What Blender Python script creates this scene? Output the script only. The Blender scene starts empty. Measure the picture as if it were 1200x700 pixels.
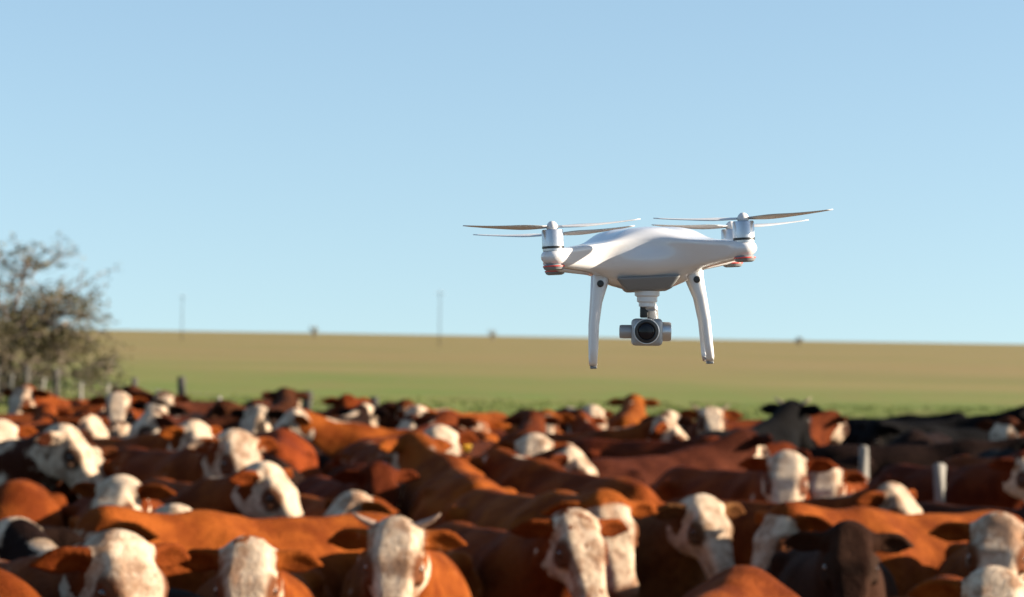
import bpy, bmesh, math, random
import numpy as np
from mathutils import Vector, Matrix, Euler

random.seed(11)
scene = bpy.context.scene
col = scene.collection

# ---------------------------------------------------------------- camera, sky, sun, exposure
CAM_H, FPX = 2.16, 3000.0                       # eye height (m), focal length in pixels of a 1200 px wide frame
ROLL, PITCH = math.radians(.907), math.atan(43.5 / FPX)
cam_data = bpy.data.cameras.new('camera')
cam = bpy.data.objects.new('camera', cam_data); col.objects.link(cam)
cam.matrix_world = Matrix.Translation((0, 0, CAM_H)) @ Matrix.Rotation(math.pi / 2 + PITCH, 4, 'X') @ Matrix.Rotation(ROLL, 4, 'Z')
cam_data.sensor_width = 36.0; cam_data.lens = 90.0
cam_data.clip_start = .1; cam_data.clip_end = 30000
cam_data.dof.use_dof = True; cam_data.dof.focus_distance = 3.34; cam_data.dof.aperture_fstop = 9.0
scene.camera = cam

SUN_AZ, SUN_EL = math.radians(91), math.radians(17)      # clockwise from the view direction (+Y)
world = bpy.data.worlds.new('World'); scene.world = world; world.use_nodes = True
wt = world.node_tree
bg = wt.nodes['Background']
sky = wt.nodes.new('ShaderNodeTexSky'); sky.sky_type = 'NISHITA'; sky.sun_disc = False
sky.sun_elevation = SUN_EL; sky.sun_rotation = SUN_AZ
sky.altitude = 0; sky.air_density = .8; sky.dust_density = .35; sky.ozone_density = 1.5
# clear dry air: the whole dome is read a little higher than it stands, so the haze band at the horizon stays thin
wtc = wt.nodes.new('ShaderNodeTexCoord'); wmap = wt.nodes.new('ShaderNodeVectorMath'); wmap.operation = 'MULTIPLY_ADD'
wmap.inputs[1].default_value = (1, 1, .58); wmap.inputs[2].default_value = (0, 0, .088)
wt.links.new(wtc.outputs['Generated'], wmap.inputs[0]); wt.links.new(wmap.outputs[0], sky.inputs['Vector'])
wtint = wt.nodes.new('ShaderNodeMix'); wtint.data_type = 'RGBA'; wtint.blend_type = 'MULTIPLY'; wtint.inputs[0].default_value = 1; wtint.inputs[7].default_value = (1.02, 1.02, .97, 1)
wt.links.new(sky.outputs[0], wtint.inputs[6]); wt.links.new(wtint.outputs[2], bg.inputs[0]); bg.inputs[1].default_value = .054
sun_data = bpy.data.lights.new('sun', 'SUN'); sun_data.energy = 5.0; sun_data.angle = math.radians(.5); sun_data.color = (1, .86, .68)
sun = bpy.data.objects.new('sun', sun_data); col.objects.link(sun); sun.location = (30, 0, 12)
to_sun = Vector((math.sin(SUN_AZ) * math.cos(SUN_EL), math.cos(SUN_AZ) * math.cos(SUN_EL), math.sin(SUN_EL)))
sun.rotation_euler = (-to_sun).to_track_quat('-Z', 'Y').to_euler()
vs = scene.view_settings
vs.view_transform = 'Standard'; vs.look = 'None'; vs.gamma = 1.0; vs.use_curve_mapping = False; vs.exposure = 1.86
scene.cycles.use_denoising = True
scene.cycles.max_bounces = 6; scene.cycles.diffuse_bounces = 3

def ray(u, v):
    """unit-depth ray through a photograph pixel, in world space"""
    return cam.matrix_world.to_3x3() @ Vector(((u - 600) / FPX, -(v - 350) / FPX, -1))
def at(u, v, dist):
    r = ray(u, v); return Vector((0, 0, CAM_H)) + r * (dist / r.y)

# ---------------------------------------------------------------- helpers
def tag(o, label=None, cat=None, group=None, kind=None):
    if label: o['label'] = label
    if cat: o['category'] = cat
    if group: o['group'] = group
    if kind: o['kind'] = kind
    return o
def empty(name, loc=(0, 0, 0)):
    o = bpy.data.objects.new(name, None); col.objects.link(o); o.location = loc
    o.empty_display_size = .2
    return o
def link_mesh(name, me, mat=None, parent=None):
    o = bpy.data.objects.new(name, me); col.objects.link(o)
    if mat and not me.materials: me.materials.append(mat)
    if parent: o.parent = parent
    return o
def pymesh(name, V, F, smooth=True):
    me = bpy.data.meshes.new(name)
    V = np.asarray(V, np.float32)
    if isinstance(F, np.ndarray):
        me.vertices.add(len(V)); me.vertices.foreach_set('co', V.ravel())
        n, k = F.shape
        me.loops.add(n * k); me.loops.foreach_set('vertex_index', F.astype(np.int32).ravel())
        me.polygons.add(n); me.polygons.foreach_set('loop_start', np.arange(0, n * k, k, dtype=np.int32))
        me.update(calc_edges=True)
    else:
        me.from_pydata(V.tolist(), [], F)
    if smooth: me.polygons.foreach_set('use_smooth', np.ones(len(me.polygons), bool))
    return me
class MB:
    """collects simple shapes and links them as ONE mesh"""
    def __init__(s): s.V = []; s.F = []
    def add(s, V, F):
        o = len(s.V); s.V += [tuple(v) for v in V]; s.F += [[i + o for i in f] for f in F]; return s
    def sweep(s, pts, rad, n=12, up=(0, 0, 1), cap=True, power=2.0):
        """tube through pts; rad[i] = r or (r_side, r_up); power > 2 squares the section"""
        pts = [Vector(p) for p in pts]; up = Vector(up); V = []; F = []
        for i, p in enumerate(pts):
            t = (pts[min(i + 1, len(pts) - 1)] - pts[max(i - 1, 0)]).normalized()
            a = t.cross(up)
            if a.length < 1e-4: a = t.cross(Vector((1, 0, 0)))
            a.normalize(); b = a.cross(t).normalized()
            r = rad[i] if isinstance(rad[i], (tuple, list)) else (rad[i], rad[i])
            for j in range(n):
                th = 2 * math.pi * j / n; c, q = math.cos(th), math.sin(th)
                e = 2 / power
                V.append(p + a * (r[0] * math.copysign(abs(c) ** e, c)) + b * (r[1] * math.copysign(abs(q) ** e, q)))
        for i in range(len(pts) - 1):
            for j in range(n):
                F.append([i * n + j, i * n + (j + 1) % n, (i + 1) * n + (j + 1) % n, (i + 1) * n + j])
        if cap:
            F.append(list(range(n))[::-1]); F.append([(len(pts) - 1) * n + j for j in range(n)])
        return s.add(V, F)
    def lathe(s, prof, n=28, M=None):
        """prof = [(r, z)] about local z; M places it"""
        M = M or Matrix.Identity(4); V = []; F = []
        for r, z in prof:
            for j in range(n):
                th = 2 * math.pi * j / n; V.append(M @ Vector((r * math.cos(th), r * math.sin(th), z)))
        for i in range(len(prof) - 1):
            for j in range(n):
                F.append([i * n + j, i * n + (j + 1) % n, (i + 1) * n + (j + 1) % n, (i + 1) * n + j])
        F.append(list(range(n))[::-1]); F.append([(len(prof) - 1) * n + j for j in range(n)])
        return s.add(V, F)
    def rbox(s, c, half, r=.003, M=None):
        """box with rounded edges"""
        bm = bmesh.new(); bmesh.ops.create_cube(bm, size=2)
        for v in bm.verts: v.co = Vector((v.co.x * half[0], v.co.y * half[1], v.co.z * half[2]))
        bmesh.ops.bevel(bm, geom=bm.edges[:], offset=r, segments=3, profile=.5, affect='EDGES')
        M = M or Matrix.Identity(4)
        s.add([M @ (v.co + Vector(c)) for v in bm.verts], [[v.index for v in f.verts] for f in bm.faces]); bm.free(); return s
    def build(s, name, mat, parent=None, smooth=True, sharp=None):
        me = pymesh(name, s.V, s.F, smooth)
        if sharp:
            bm = bmesh.new(); bm.from_mesh(me)
            for e in bm.edges:
                if len(e.link_faces) == 2 and e.calc_face_angle(0) > sharp: e.smooth = False
            bm.to_mesh(me); bm.free()
        return link_mesh(name, me, mat, parent)

# ---------------------------------------------------------------- materials
def new_mat(name):
    m = bpy.data.materials.new(name); m.use_nodes = True
    nt = m.node_tree; return m, nt, nt.nodes['Principled BSDF']
def nd(nt, kind, **kw):
    n = nt.nodes.new('ShaderNode' + kind)
    for k, v in kw.items():
        if k.startswith('i_'):
            key = k[2:]; key = int(key) if key.isdigit() else key.replace('_', ' ')
            n.inputs[key].default_value = v
        else: setattr(n, k, v)
    return n
def math_n(nt, op, a, b=None, clamp=False):
    n = nt.nodes.new('ShaderNodeMath'); n.operation = op; n.use_clamp = clamp
    for i, x in enumerate((a, b)):
        if x is None: continue
        if isinstance(x, (int, float)): n.inputs[i].default_value = x
        else: nt.links.new(x, n.inputs[i])
    return n.outputs[0]
def mix_c(nt, f, a, b, mode='MIX'):
    n = nt.nodes.new('ShaderNodeMix'); n.data_type = 'RGBA'; n.blend_type = mode
    for k, x in ((0, f), (6, a), (7, b)):
        if isinstance(x, (int, float)): n.inputs[k].default_value = x
        elif isinstance(x, tuple): n.inputs[k].default_value = (*x, 1)
        else: nt.links.new(x, n.inputs[k])
    return n.outputs[2]
def noise(nt, vec, scale, detail=3, rough=.55, out=0):
    n = nd(nt, 'TexNoise', i_Scale=scale, i_Detail=detail, i_Roughness=rough)
    if vec is not None: nt.links.new(vec, n.inputs['Vector'])
    return n.outputs[out]
def remap(nt, x, a, b, c=0., d=1., kind='SMOOTHSTEP'):
    n = nd(nt, 'MapRange', interpolation_type=kind)
    nt.links.new(x, n.inputs[0])
    for i, v in enumerate((a, b, c, d)): n.inputs[1 + i].default_value = v
    return n.outputs[0]
def scaled(nt, vec, s):
    n = nd(nt, 'VectorMath', operation='MULTIPLY'); nt.links.new(vec, n.inputs[0]); n.inputs[1].default_value = s
    return n.outputs[0]
def bump(nt, h, strength, dist, bsdf):
    n = nd(nt, 'Bump', i_Strength=strength, i_Distance=dist); nt.links.new(h, n.inputs['Height'])
    nt.links.new(n.outputs[0], bsdf.inputs['Normal'])
def plain(name, c, rough=.5, metal=0., var=.12, scale=40, coat=0., spec=.5, bumpd=0.):
    m, nt, b = new_mat(name)
    tc = nd(nt, 'TexCoord').outputs['Object']
    f = noise(nt, tc, scale, 4)
    lo = tuple(x * (1 - var) for x in c); hi = tuple(min(1, x * (1 + var)) for x in c)
    nt.links.new(mix_c(nt, f, lo, hi), b.inputs['Base Color'])
    nt.links.new(remap(nt, f, .2, .8, rough * .85, min(1, rough * 1.15), 'LINEAR'), b.inputs['Roughness'])
    b.inputs['Metallic'].default_value = metal; b.inputs['Specular IOR Level'].default_value = spec
    b.inputs['Coat Weight'].default_value = coat
    if bumpd: bump(nt, f, .6, bumpd, b)
    return m

def ground_material():
    m, nt, b = new_mat('pasture')
    pos = nd(nt, 'NewGeometry').outputs['Position']
    sep = nd(nt, 'SeparateXYZ'); nt.links.new(pos, sep.inputs[0])
    big = noise(nt, scaled(nt, pos, (.0035, .006, .01)), 1.0, 4, .6)
    mid = noise(nt, pos, .045, 5, .62)
    fine = noise(nt, pos, 3.0, 5, .7)
    patch = noise(nt, scaled(nt, pos, (.012, .012, .012)), 1.0, 3, .5)
    # the grazed strip near the yards is green, the far range has dried off; the turn is ragged and slow
    clump = noise(nt, pos, .35, 5, .7); streak = noise(nt, scaled(nt, pos, (.02, .09, .05)), 1.0, 4, .6)
    dist = math_n(nt, 'ADD', sep.outputs[1], math_n(nt, 'MULTIPLY', math_n(nt, 'SUBTRACT', mid, .5), 120.))
    dist = math_n(nt, 'ADD', dist, math_n(nt, 'MULTIPLY', math_n(nt, 'SUBTRACT', clump, .5), 60.))
    dist = math_n(nt, 'ADD', dist, math_n(nt, 'MULTIPLY', sep.outputs[0], .9))
    dry = remap(nt, dist, 55, 215)
    green = mix_c(nt, remap(nt, mid, .35, .65), (.1056, .1558, .0277), (.1558, .1690, .0396))
    green = mix_c(nt, remap(nt, clump, .45, .68, 0, .8), green, (.1782, .1558, .0449))
    tan = mix_c(nt, remap(nt, big, .36, .64), (.2029, .1664, .0593), (.2337, .1642, .0661))
    tan = mix_c(nt, remap(nt, streak, .46, .66, 0, .75), tan, (.1345, .1277, .0388))
    tan = mix_c(nt, remap(nt, patch, .52, .72, 0, .6), tan, (.2565, .1881, .0855))
    c = mix_c(nt, dry, green, tan)
    c = mix_c(nt, math_n(nt, 'MULTIPLY', remap(nt, clump, .3, .7), .35), c, mix_c(nt, .4, c, (.03, .028, .012)))
    c = mix_c(nt, math_n(nt, 'MULTIPLY', remap(nt, fine, .3, .75), .3), c, mix_c(nt, .5, c, (.05, .045, .02)))
    # trampled soil inside the yards
    soil = remap(nt, math_n(nt, 'ADD', sep.outputs[1], math_n(nt, 'MULTIPLY', mid, 8.)), 33, 40, 1, 0)
    c = mix_c(nt, soil, c, mix_c(nt, fine, (.09, .062, .04), (.19, .14, .095)))
    nt.links.new(c, b.inputs['Base Color']); b.inputs['Roughness'].default_value = .95
    b.inputs['Specular IOR Level'].default_value = .1
    bump(nt, fine, .5, .05, b)
    return m
def grass_material():
    m, nt, b = new_mat('grass_blades')
    ca = nd(nt, 'Attribute', attribute_name='tint')
    nt.links.new(ca.outputs[0], b.inputs['Base Color']); b.inputs['Roughness'].default_value = .8
    b.inputs['Specular IOR Level'].default_value = .2
    return m
def coat_material():
    """one hide for every animal: the object's colour is the coat, its alpha the spread of the white face, its index the mottling"""
    m, nt, b = new_mat('cattle_coat')
    A = lambda n: nd(nt, 'Attribute', attribute_name=n).outputs['Fac']
    info = nd(nt, 'ObjectInfo'); tc = nd(nt, 'TexCoord').outputs['Object']
    sh = nd(nt, 'VectorMath', operation='ADD'); nt.links.new(tc, sh.inputs[0])
    off = nd(nt, 'CombineXYZ'); r10 = math_n(nt, 'MULTIPLY', info.outputs['Random'], 37.)
    for i in range(3): nt.links.new(r10, off.inputs[i])
    nt.links.new(off.outputs[0], sh.inputs[1]); P = sh.outputs[0]
    n1 = noise(nt, P, 5, 4, .6); n2 = noise(nt, P, 24, 4, .65)
    hair = noise(nt, scaled(nt, P, (40, 110, 55)), 1.6, 5, .75)
    curl = noise(nt, P, 60, 3, .6)
    coat = info.outputs['Color']
    dark = mix_c(nt, 1., coat, (.62, .52, .45), 'MULTIPLY'); light = mix_c(nt, 1., coat, (1.25, 1.32, 1.35), 'MULTIPLY')
    cc = mix_c(nt, remap(nt, n1, .36, .66), dark, light)
    cc = mix_c(nt, math_n(nt, 'MULTIPLY', remap(nt, hair, .35, .72), .45), cc, dark)
    mott = math_n(nt, 'MULTIPLY', info.outputs['Object Index'], .01)
    ragged = math_n(nt, 'MULTIPLY', math_n(nt, 'SUBTRACT', n1, .5), 1.1)
    spots = math_n(nt, 'MULTIPLY', math_n(nt, 'MULTIPLY', math_n(nt, 'SUBTRACT', noise(nt, P, 16, 4, .7), .47), 9.), mott)
    spread = math_n(nt, 'MULTIPLY', math_n(nt, 'SUBTRACT', info.outputs['Alpha'], .5), 2.)
    def area(x, k, sp=None):
        s = math_n(nt, 'ADD', math_n(nt, 'ADD', x, ragged), math_n(nt, 'MULTIPLY', spread, k))
        return remap(nt, s if sp is None else math_n(nt, 'ADD', s, sp), -.02, .16)
    fw = area(A('face'), 1., math_n(nt, 'MULTIPLY', spots, remap(nt, A('face'), -.9, -.4))); tw = area(math_n(nt, 'SUBTRACT', A('trim'), .75), .45)
    fw = math_n(nt, 'MULTIPLY', fw, remap(nt, info.outputs['Alpha'], .01, .12))
    w = math_n(nt, 'MAXIMUM', fw, math_n(nt, 'SUBTRACT', tw, .1, True))
    wc = mix_c(nt, remap(nt, n2, .35, .75), (.47, .365, .265), (.31, .22, .145))
    wc = mix_c(nt, math_n(nt, 'MULTIPLY', remap(nt, hair, .45, .8), .5), wc, (.13, .08, .05))
    stain = noise(nt, P, 7.5, 5, .7)
    wc = mix_c(nt, remap(nt, math_n(nt, 'ADD', stain, math_n(nt, 'MULTIPLY', info.outputs['Random'], .12)), .52, .72, 0, .75), wc, mix_c(nt, .35, (.16, .085, .045), coat))
    c = mix_c(nt, w, cc, wc)
    c = mix_c(nt, remap(nt, A('eyepatch'), .10, .5, 0, .95), c, mix_c(nt, .5, coat, (.02, .012, .008)))
    nose = mix_c(nt, remap(nt, n2, .4, .6), (.46, .26, .21), (.30, .16, .13))
    dk = remap(nt, info.outputs['Alpha'], .2, .6)
    nose = mix_c(nt, dk, mix_c(nt, .6, (.03, .025, .022), coat), nose)
    c = mix_c(nt, math_n(nt, 'MULTIPLY', A('muzzle'), .85), c, nose)
    c = mix_c(nt, A('hoof'), c, (.035, .028, .022))
    nt.links.new(c, b.inputs['Base Color'])
    b.inputs['Roughness'].default_value = .8; b.inputs['Specular IOR Level'].default_value = .04
    hh = math_n(nt, 'ADD', math_n(nt, 'MULTIPLY', hair, .5), math_n(nt, 'ADD', curl, math_n(nt, 'MULTIPLY', n2, 2.2)))
    bump(nt, hh, .5, .014, b)
    return m
def bark_like(name, a, bcol, rough=.9):
    m, nt, b = new_mat(name)
    tc = nd(nt, 'TexCoord').outputs['Object']
    g = noise(nt, scaled(nt, tc, (30, 30, 4)), 1., 5, .65); k = noise(nt, tc, 3, 3)
    c = mix_c(nt, remap(nt, g, .35, .65), a, bcol); c = mix_c(nt, math_n(nt, 'MULTIPLY', k, .35), c, tuple(x * 1.5 for x in bcol))
    nt.links.new(c, b.inputs['Base Color']); b.inputs['Roughness'].default_value = rough
    bump(nt, g, .7, .01, b); return m
def leaf_material():
    m, nt, b = new_mat('small_leaves')
    ca = nd(nt, 'Attribute', attribute_name='tint')
    nt.links.new(ca.outputs[0], b.inputs['Base Color']); b.inputs['Roughness'].default_value = .7
    tr = nd(nt, 'BsdfTranslucent'); nt.links.new(ca.outputs[0], tr.inputs[0])
    mx = nd(nt, 'MixShader', i_0=.3); out = nt.nodes['Material Output']
    nt.links.new(b.outputs[0], mx.inputs[1]); nt.links.new(tr.outputs[0], mx.inputs[2]); nt.links.new(mx.outputs[0], out.inputs[0])
    return m

MAT = dict(
    ground=ground_material(), grass=grass_material(), coat=coat_material(), leaf=leaf_material(),
    bark=bark_like('thorn_bark', (.07, .05, .038), (.16, .12, .09)),
    post=bark_like('weathered_post', (.018, .016, .013), (.042, .037, .030)),
    pale=bark_like('bleached_post', (.10, .092, .08), (.17, .157, .137)),
    wire=plain('galvanised_wire', (.35, .35, .34), .5, .8),
    horn=plain('horn', (.26, .17, .12), .45, var=.25, scale=30),
    eye=plain('eye', (.012, .008, .006), .12, var=.2, coat=.6),
    tag=plain('yellow_tag', (.70, .42, .03), .5),
    shell=plain('white_shell', (.57, .57, .58), .24, var=.015, scale=12, coat=.5),
    matte=plain('white_plastic', (.60, .60, .60), .38, var=.03, scale=60),
    silver=plain('brushed_metal', (.50, .51, .53), .34, .85, var=.08, scale=150),
    grey=plain('grey_metal', (.30, .31, .32), .42, .35, var=.08, scale=120),
    belly=plain('grey_plastic', (.16, .165, .17), .5, var=.08, scale=90),
    black=plain('black_plastic', (.012, .012, .013), .35, var=.2),
    lens=plain('lens_glass', (.006, .006, .009), .12, var=.1, spec=.25),
    red=plain('red_stripe', (.55, .04, .025), .4),
    blade=plain('propeller_plastic', (.52, .51, .50), .4, var=.05),
)

# ---------------------------------------------------------------- the range
def make_ground():
    # one sheet to the horizon, finer near the yards where it undulates a little
    ys = [-40, 0, 8, 16, 24, 32, 40, 50, 62, 78, 100, 130, 170, 230, 320, 450, 650, 950, 1400, 2200, 3600, 6000, 12000]
    xs = [-12000, -4000, -1200, -400, -150, -70, -40, -25, -15, -8, -3, 3, 8, 15, 25, 40, 70, 150, 400, 1200, 4000, 12000]
    V = []; F = []
    for y in ys:
        for x in xs:
            z = 0
            if y > 60: z = .18 * math.sin(x * .02 + y * .013) * min(1, (y - 60) / 120) - .18 * min(1, (y - 60) / 120)
            if y > 900: z = -.3
            V.append((x, y, z))
    n = len(xs)
    for i in range(len(ys) - 1):
        for j in range(n - 1): F.append([i * n + j, i * n + j + 1, (i + 1) * n + j + 1, (i + 1) * n + j])
    o = link_mesh('ground', pymesh('ground', V, F), MAT['ground']); tag(o, kind='structure')
make_ground()

def make_grass():
    rg = np.random.default_rng(3)
    V = []; C = []; n_t = 5000
    u = rg.uniform(-120, 1320, n_t * 2)
    d = 34 * (90 / 34) ** rg.uniform(0, 1, n_t * 2) ** 1.15
    X = (u - 600) / FPX * d; Y = d
    near_f = np.abs(X - (-9.5 + (53.7 - Y) * .41)) < .9
    Vs = []; Fs = []; Cs = []
    k = 0
    for i in range(n_t * 2):
        x, y = X[i], Y[i]
        if (y < 36 and not near_f[i]) or y > 85: continue
        dryness = np.clip((y - 110 + rg.normal() * 22) / 90, 0, 1)
        tall = .05 + .06 * rg.random() ** 2 + (.28 * rg.random() if near_f[i] else 0) + .10 * dryness * rg.random()
        tall *= 1 + .4 * min(1, y / 150)
        g = np.array([.0740, .1001, .0191]) * rg.uniform(.9, 1.1); t = np.array([.1740, .1348, .0522]) * rg.uniform(.9, 1.1)
        pale = dryness if not near_f[i] else max(dryness, .6 * (rg.random() < .55))
        c = g * (1 - pale) + t * pale
        for b in range(7):
            a = rg.uniform(0, 6.283); w = .010 + .012 * rg.random() + y * .00008
            bx, by = x + rg.normal() * .10, y + rg.normal() * .10
            lean = rg.uniform(.1, .5) * tall; hh = tall * rg.uniform(.6, 1.1)
            dx, dy = math.cos(a), math.sin(a)
            Vs += [(bx - dy * w, by + dx * w, -.02), (bx + dy * w, by - dx * w, -.02), (bx + dx * lean, by + dy * lean, hh)]
            Fs.append((k, k + 1, k + 2)); k += 3
            cc = c * rg.uniform(.85, 1.15); Cs += [(*cc, 1)] * 3
    me = pymesh('grass', Vs, np.array(Fs), False)
    ca = me.color_attributes.new('tint', 'FLOAT_COLOR', 'POINT'); ca.data.foreach_set('color', np.array(Cs, np.float32).ravel())
    o = link_mesh('grass', me, MAT['grass']); tag(o, 'short green and dry tan grass over the open range', 'grass', kind='stuff')
make_grass()

# ---------------------------------------------------------------- fence behind the herd
def post_mesh(h, r, seed, square=False):
    rd = random.Random(seed); mb = MB(); n = 5
    pts = [(rd.uniform(-.012, .012), rd.uniform(-.012, .012), -.25 + (h + .25) * i / n) for i in range(n + 1)]
    pts.append((pts[-1][0], pts[-1][1], h + .015))
    mb.sweep(pts, [r * rd.uniform(.9, 1.1) for _ in range(n + 1)] + [r * .55], n=9, power=3.2 if square else 2.3)
    return mb
FENCE_A, FENCE_D = Vector((-9.5, 53.7, 0)), Vector((.41, -1, 0)).normalized()
def make_fence():
    root = empty('wire_fence', tuple(FENCE_A)); tag(root, 'wire fence on weathered wooden posts running behind the herd at the left', 'fence')
    t_posts = [-16, -11.4, -6.9, -3.1, 0, 6.5, 10.1, 17.0, 20.0]
    for i, t in enumerate(t_posts):
        o = post_mesh(1.30 + .05 * math.sin(i * 2.3), .068, i).build('post', MAT['post'], root)
        o.location = FENCE_D * t; o.rotation_euler = (math.radians(2 * math.sin(i)), math.radians(2.5 * math.cos(i * 1.7)), i)
    k = 0
    for a, b in zip(t_posts, t_posts[1:]):
        m = int((b - a) / 3.0)
        for j in range(1, m + 1):
            o = post_mesh(1.08, .03, 50 + k, True).build('stake', MAT['pale'], root); k += 1
            o.location = FENCE_D * (a + (b - a) * j / (m + 1)); o.rotation_euler = (0, math.radians(3 * math.sin(k * 1.3)), k)
    for z in (.25, .45, .68, .92, 1.10):
        mb = MB(); pts = []
        for a, b in zip(t_posts, t_posts[1:]):
            for s in range(4): pts.append(tuple(FENCE_D * (a + (b - a) * s / 4) + Vector((.05, -.05, z - .012 * math.sin(math.pi * s / 4)))))
        mb.sweep(pts, [.0022] * len(pts), n=5).build('wire', MAT['wire'], root)
make_fence()
for (x, y, h, r, lab) in ((2.95, 17.5, 1.32, .040, 'pale weathered fence post standing among the cattle at the right'),
                          (2.77, 20.0, 1.33, .034, 'thin pale fence post top beside the long red back of a side-on cow')):
    o = post_mesh(h, r, int(x * 100), True).build('fence_post', MAT['pale']); o.location = (x, y, 0); tag(o, lab, 'post', 'pale posts among the cattle')

# ---------------------------------------------------------------- far things on the skyline
def utility_pole(u, v_top, dist, lab, h):
    root = empty('utility_pole', (at(u, 390, dist).x, dist, -.3)); tag(root, lab, 'pole', 'utility poles on the skyline')
    MB().sweep([(0, 0, -1), (0, 0, h * .5), (0, 0, h)], [.10, .085, .07], n=10).build('shaft', MAT['post'], root)
    mb = MB(); mb.rbox((0, -.16, h - .5), (.8, .05, .05), .015); mb.build('crossarm', MAT['post'], root)
    for x in (-.85, 0, .85):
        MB().lathe([(.03, 0), (.06, .06), (.03, .1), (.06, .16), (.02, .22)], 10, Matrix.Translation((x, -.16, h - .43 if x else h))).build('insulator', MAT['matte'], root)
utility_pole(515, 338, 480, 'faint utility pole on the skyline left of the drone', 10.6)
utility_pole(213, 345, 560, 'fainter utility pole on the far skyline between tree and drone', 10.2)

def blades_from(points, sizes, colors, rg):
    """leaf-sized diamonds, random facing"""
    V = []; C = []
    for p, s, c in zip(points, sizes, colors):
        a = rg.normal(size=3); a /= np.linalg.norm(a); b = np.cross(a, rg.normal(size=3)); b /= np.linalg.norm(b)
        V += [p - a * s, p + b * s * .42, p + a * s, p - b * s * .42]; C += [(*c, 1)] * 4
    F = np.arange(len(V)).reshape(-1, 4)
    me = pymesh('leaves', V, F, False)
    ca = me.color_attributes.new('tint', 'FLOAT_COLOR', 'POINT'); ca.data.foreach_set('color', np.array(C, np.float32).ravel())
    return me
def shrub(u, dist, w, h, lab, seed):
    rg = np.random.default_rng(seed); root = empty('small_tree', (at(u, 390, dist).x, dist, -.3)); tag(root, lab, 'tree', 'small trees on the skyline')
    mb = MB(); P = []
    for k in range(7):
        a = rg.uniform(0, 6.28); tip = np.array([math.cos(a) * w * .4 * rg.random(), math.sin(a) * w * .4 * rg.random(), h * rg.uniform(.55, .95)])
        mb.sweep([(0, 0, -.1), tuple(tip * .5 + rg.normal(size=3) * .15), tuple(tip)], [.14, .09, .03], n=5)
        P.append(tip[None] + rg.normal(size=(70, 3)) * np.array([w * .17, w * .17, h * .15]))
    mb.build('trunk', MAT['bark'], root); P = np.concatenate(P); P[:, 2] = np.abs(P[:, 2])
    link_mesh('crown', blades_from(P, rg.uniform(.2, .4, len(P)), np.array([.22, .22, .19]) * rg.uniform(.6, 1.4, (len(P), 1)), rg), MAT['leaf'], root)  # crown colour greyed and lightened to stand in for distance haze
shrub(368, 1100, 3.4, 4.2, 'small dark tree bump on the skyline right of the thorn tree', 1)
shrub(578, 1150, 4.0, 4.1, 'small dark tree bump on the skyline just left of the drone', 2)
shrub(936, 1200, 3.6, 3.3, 'low tree bump on the skyline right of the drone', 3)

# ---------------------------------------------------------------- thorn tree at the left
def make_tree():
    rg = np.random.default_rng(17); D = 75.
    root = empty('thorn_tree', (at(-10, 400, D).x, D, 0)); root.scale = (1.68, 1.5, 1.27); tag(root, 'sparse olive thorn tree with open twiggy crown at the left edge', 'tree')
    trunk = MB(); twigs = MB(); leaf_p = []
    def grow(p, d, L, r, lev, dens):
        p = np.array(p, float); d = np.array(d, float); d /= np.linalg.norm(d)
        n = 5; pts = [p.copy()]; q = p.copy(); dd = d.copy()
        for i in range(n):
            dd = dd + rg.normal(size=3) * .16 + np.array([0, 0, .035 if lev < 2 else -.02]); dd /= np.linalg.norm(dd)
            q = q + dd * L / n; pts.append(q.copy())
        (trunk if lev < 2 else twigs).sweep([tuple(x) for x in pts], [max(.006, r * (1 - .62 * i / n)) for i in range(n + 1)], n=7 if lev < 2 else 4)
        if lev >= 2:
            m = int(dens * (9 if lev == 2 else 12))
            for _ in range(m):
                t = rg.uniform(.25, 1.05); i = min(n - 1, int(t * n)); c = pts[i] + (pts[i + 1] - pts[i]) * (t * n - i)
                leaf_p.append(c + rg.normal(size=3) * .07)
        if lev < 3:
            for k in range((5, 6, 5)[lev]):
                t = rg.uniform(.35, 1.0); i = min(n - 1, int(t * n)); c = pts[i] + (pts[i + 1] - pts[i]) * (t * n - i)
                side = rg.normal(size=3); side -= dd * (side @ dd); side /= np.linalg.norm(side)
                nd_ = dd * rg.uniform(.45, .9) + side * rg.uniform(.6, 1.0)
                if lev >= 1: nd_[2] -= .05
                grow(c, nd_, L * rg.uniform(.48, .72), r * .52, lev + 1, dens * rg.uniform(.5, 1.3))
    for (d, L, r, dn) in (((.25, 0, 1), 2.15, .11, 1.1), ((.75, .3, .85), 2.3, .085, 1.0), ((-.6, -.2, .9), 2.1, .09, 1.0), ((.05, .6, .9), 2.0, .08, .9), ((.95, -.3, .75), 2.2, .06, .8), ((-.9, .3, .5), 2.0, .06, .8), ((.5, -.5, 1.0), 2.2, .075, 1.0)):
        grow((rg.normal() * .08, rg.normal() * .08, 0), d, L, r, 0, dn)
    trunk.build('trunk', MAT['bark'], root)
    crown = empty('crown'); crown.parent = root
    tw = twigs.build('twigs', MAT['bark'], crown); tag(tw, kind='stuff')
    P = np.array(leaf_p); n = len(P)
    base = np.where(rg.random((n, 1)) < .35, np.array([[.095, .075, .020]]), np.array([[.052, .046, .015]]))
    lf = link_mesh('leaves', blades_from(P, rg.uniform(.035, .075, n), base * rg.uniform(.65, 1.35, (n, 1)), rg), MAT['leaf'], crown); tag(lf, kind='stuff')
    print('tree leaves', n, 'top', P[:, 2].max(), 'x', P[:, 0].min(), P[:, 0].max())
make_tree()

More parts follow.
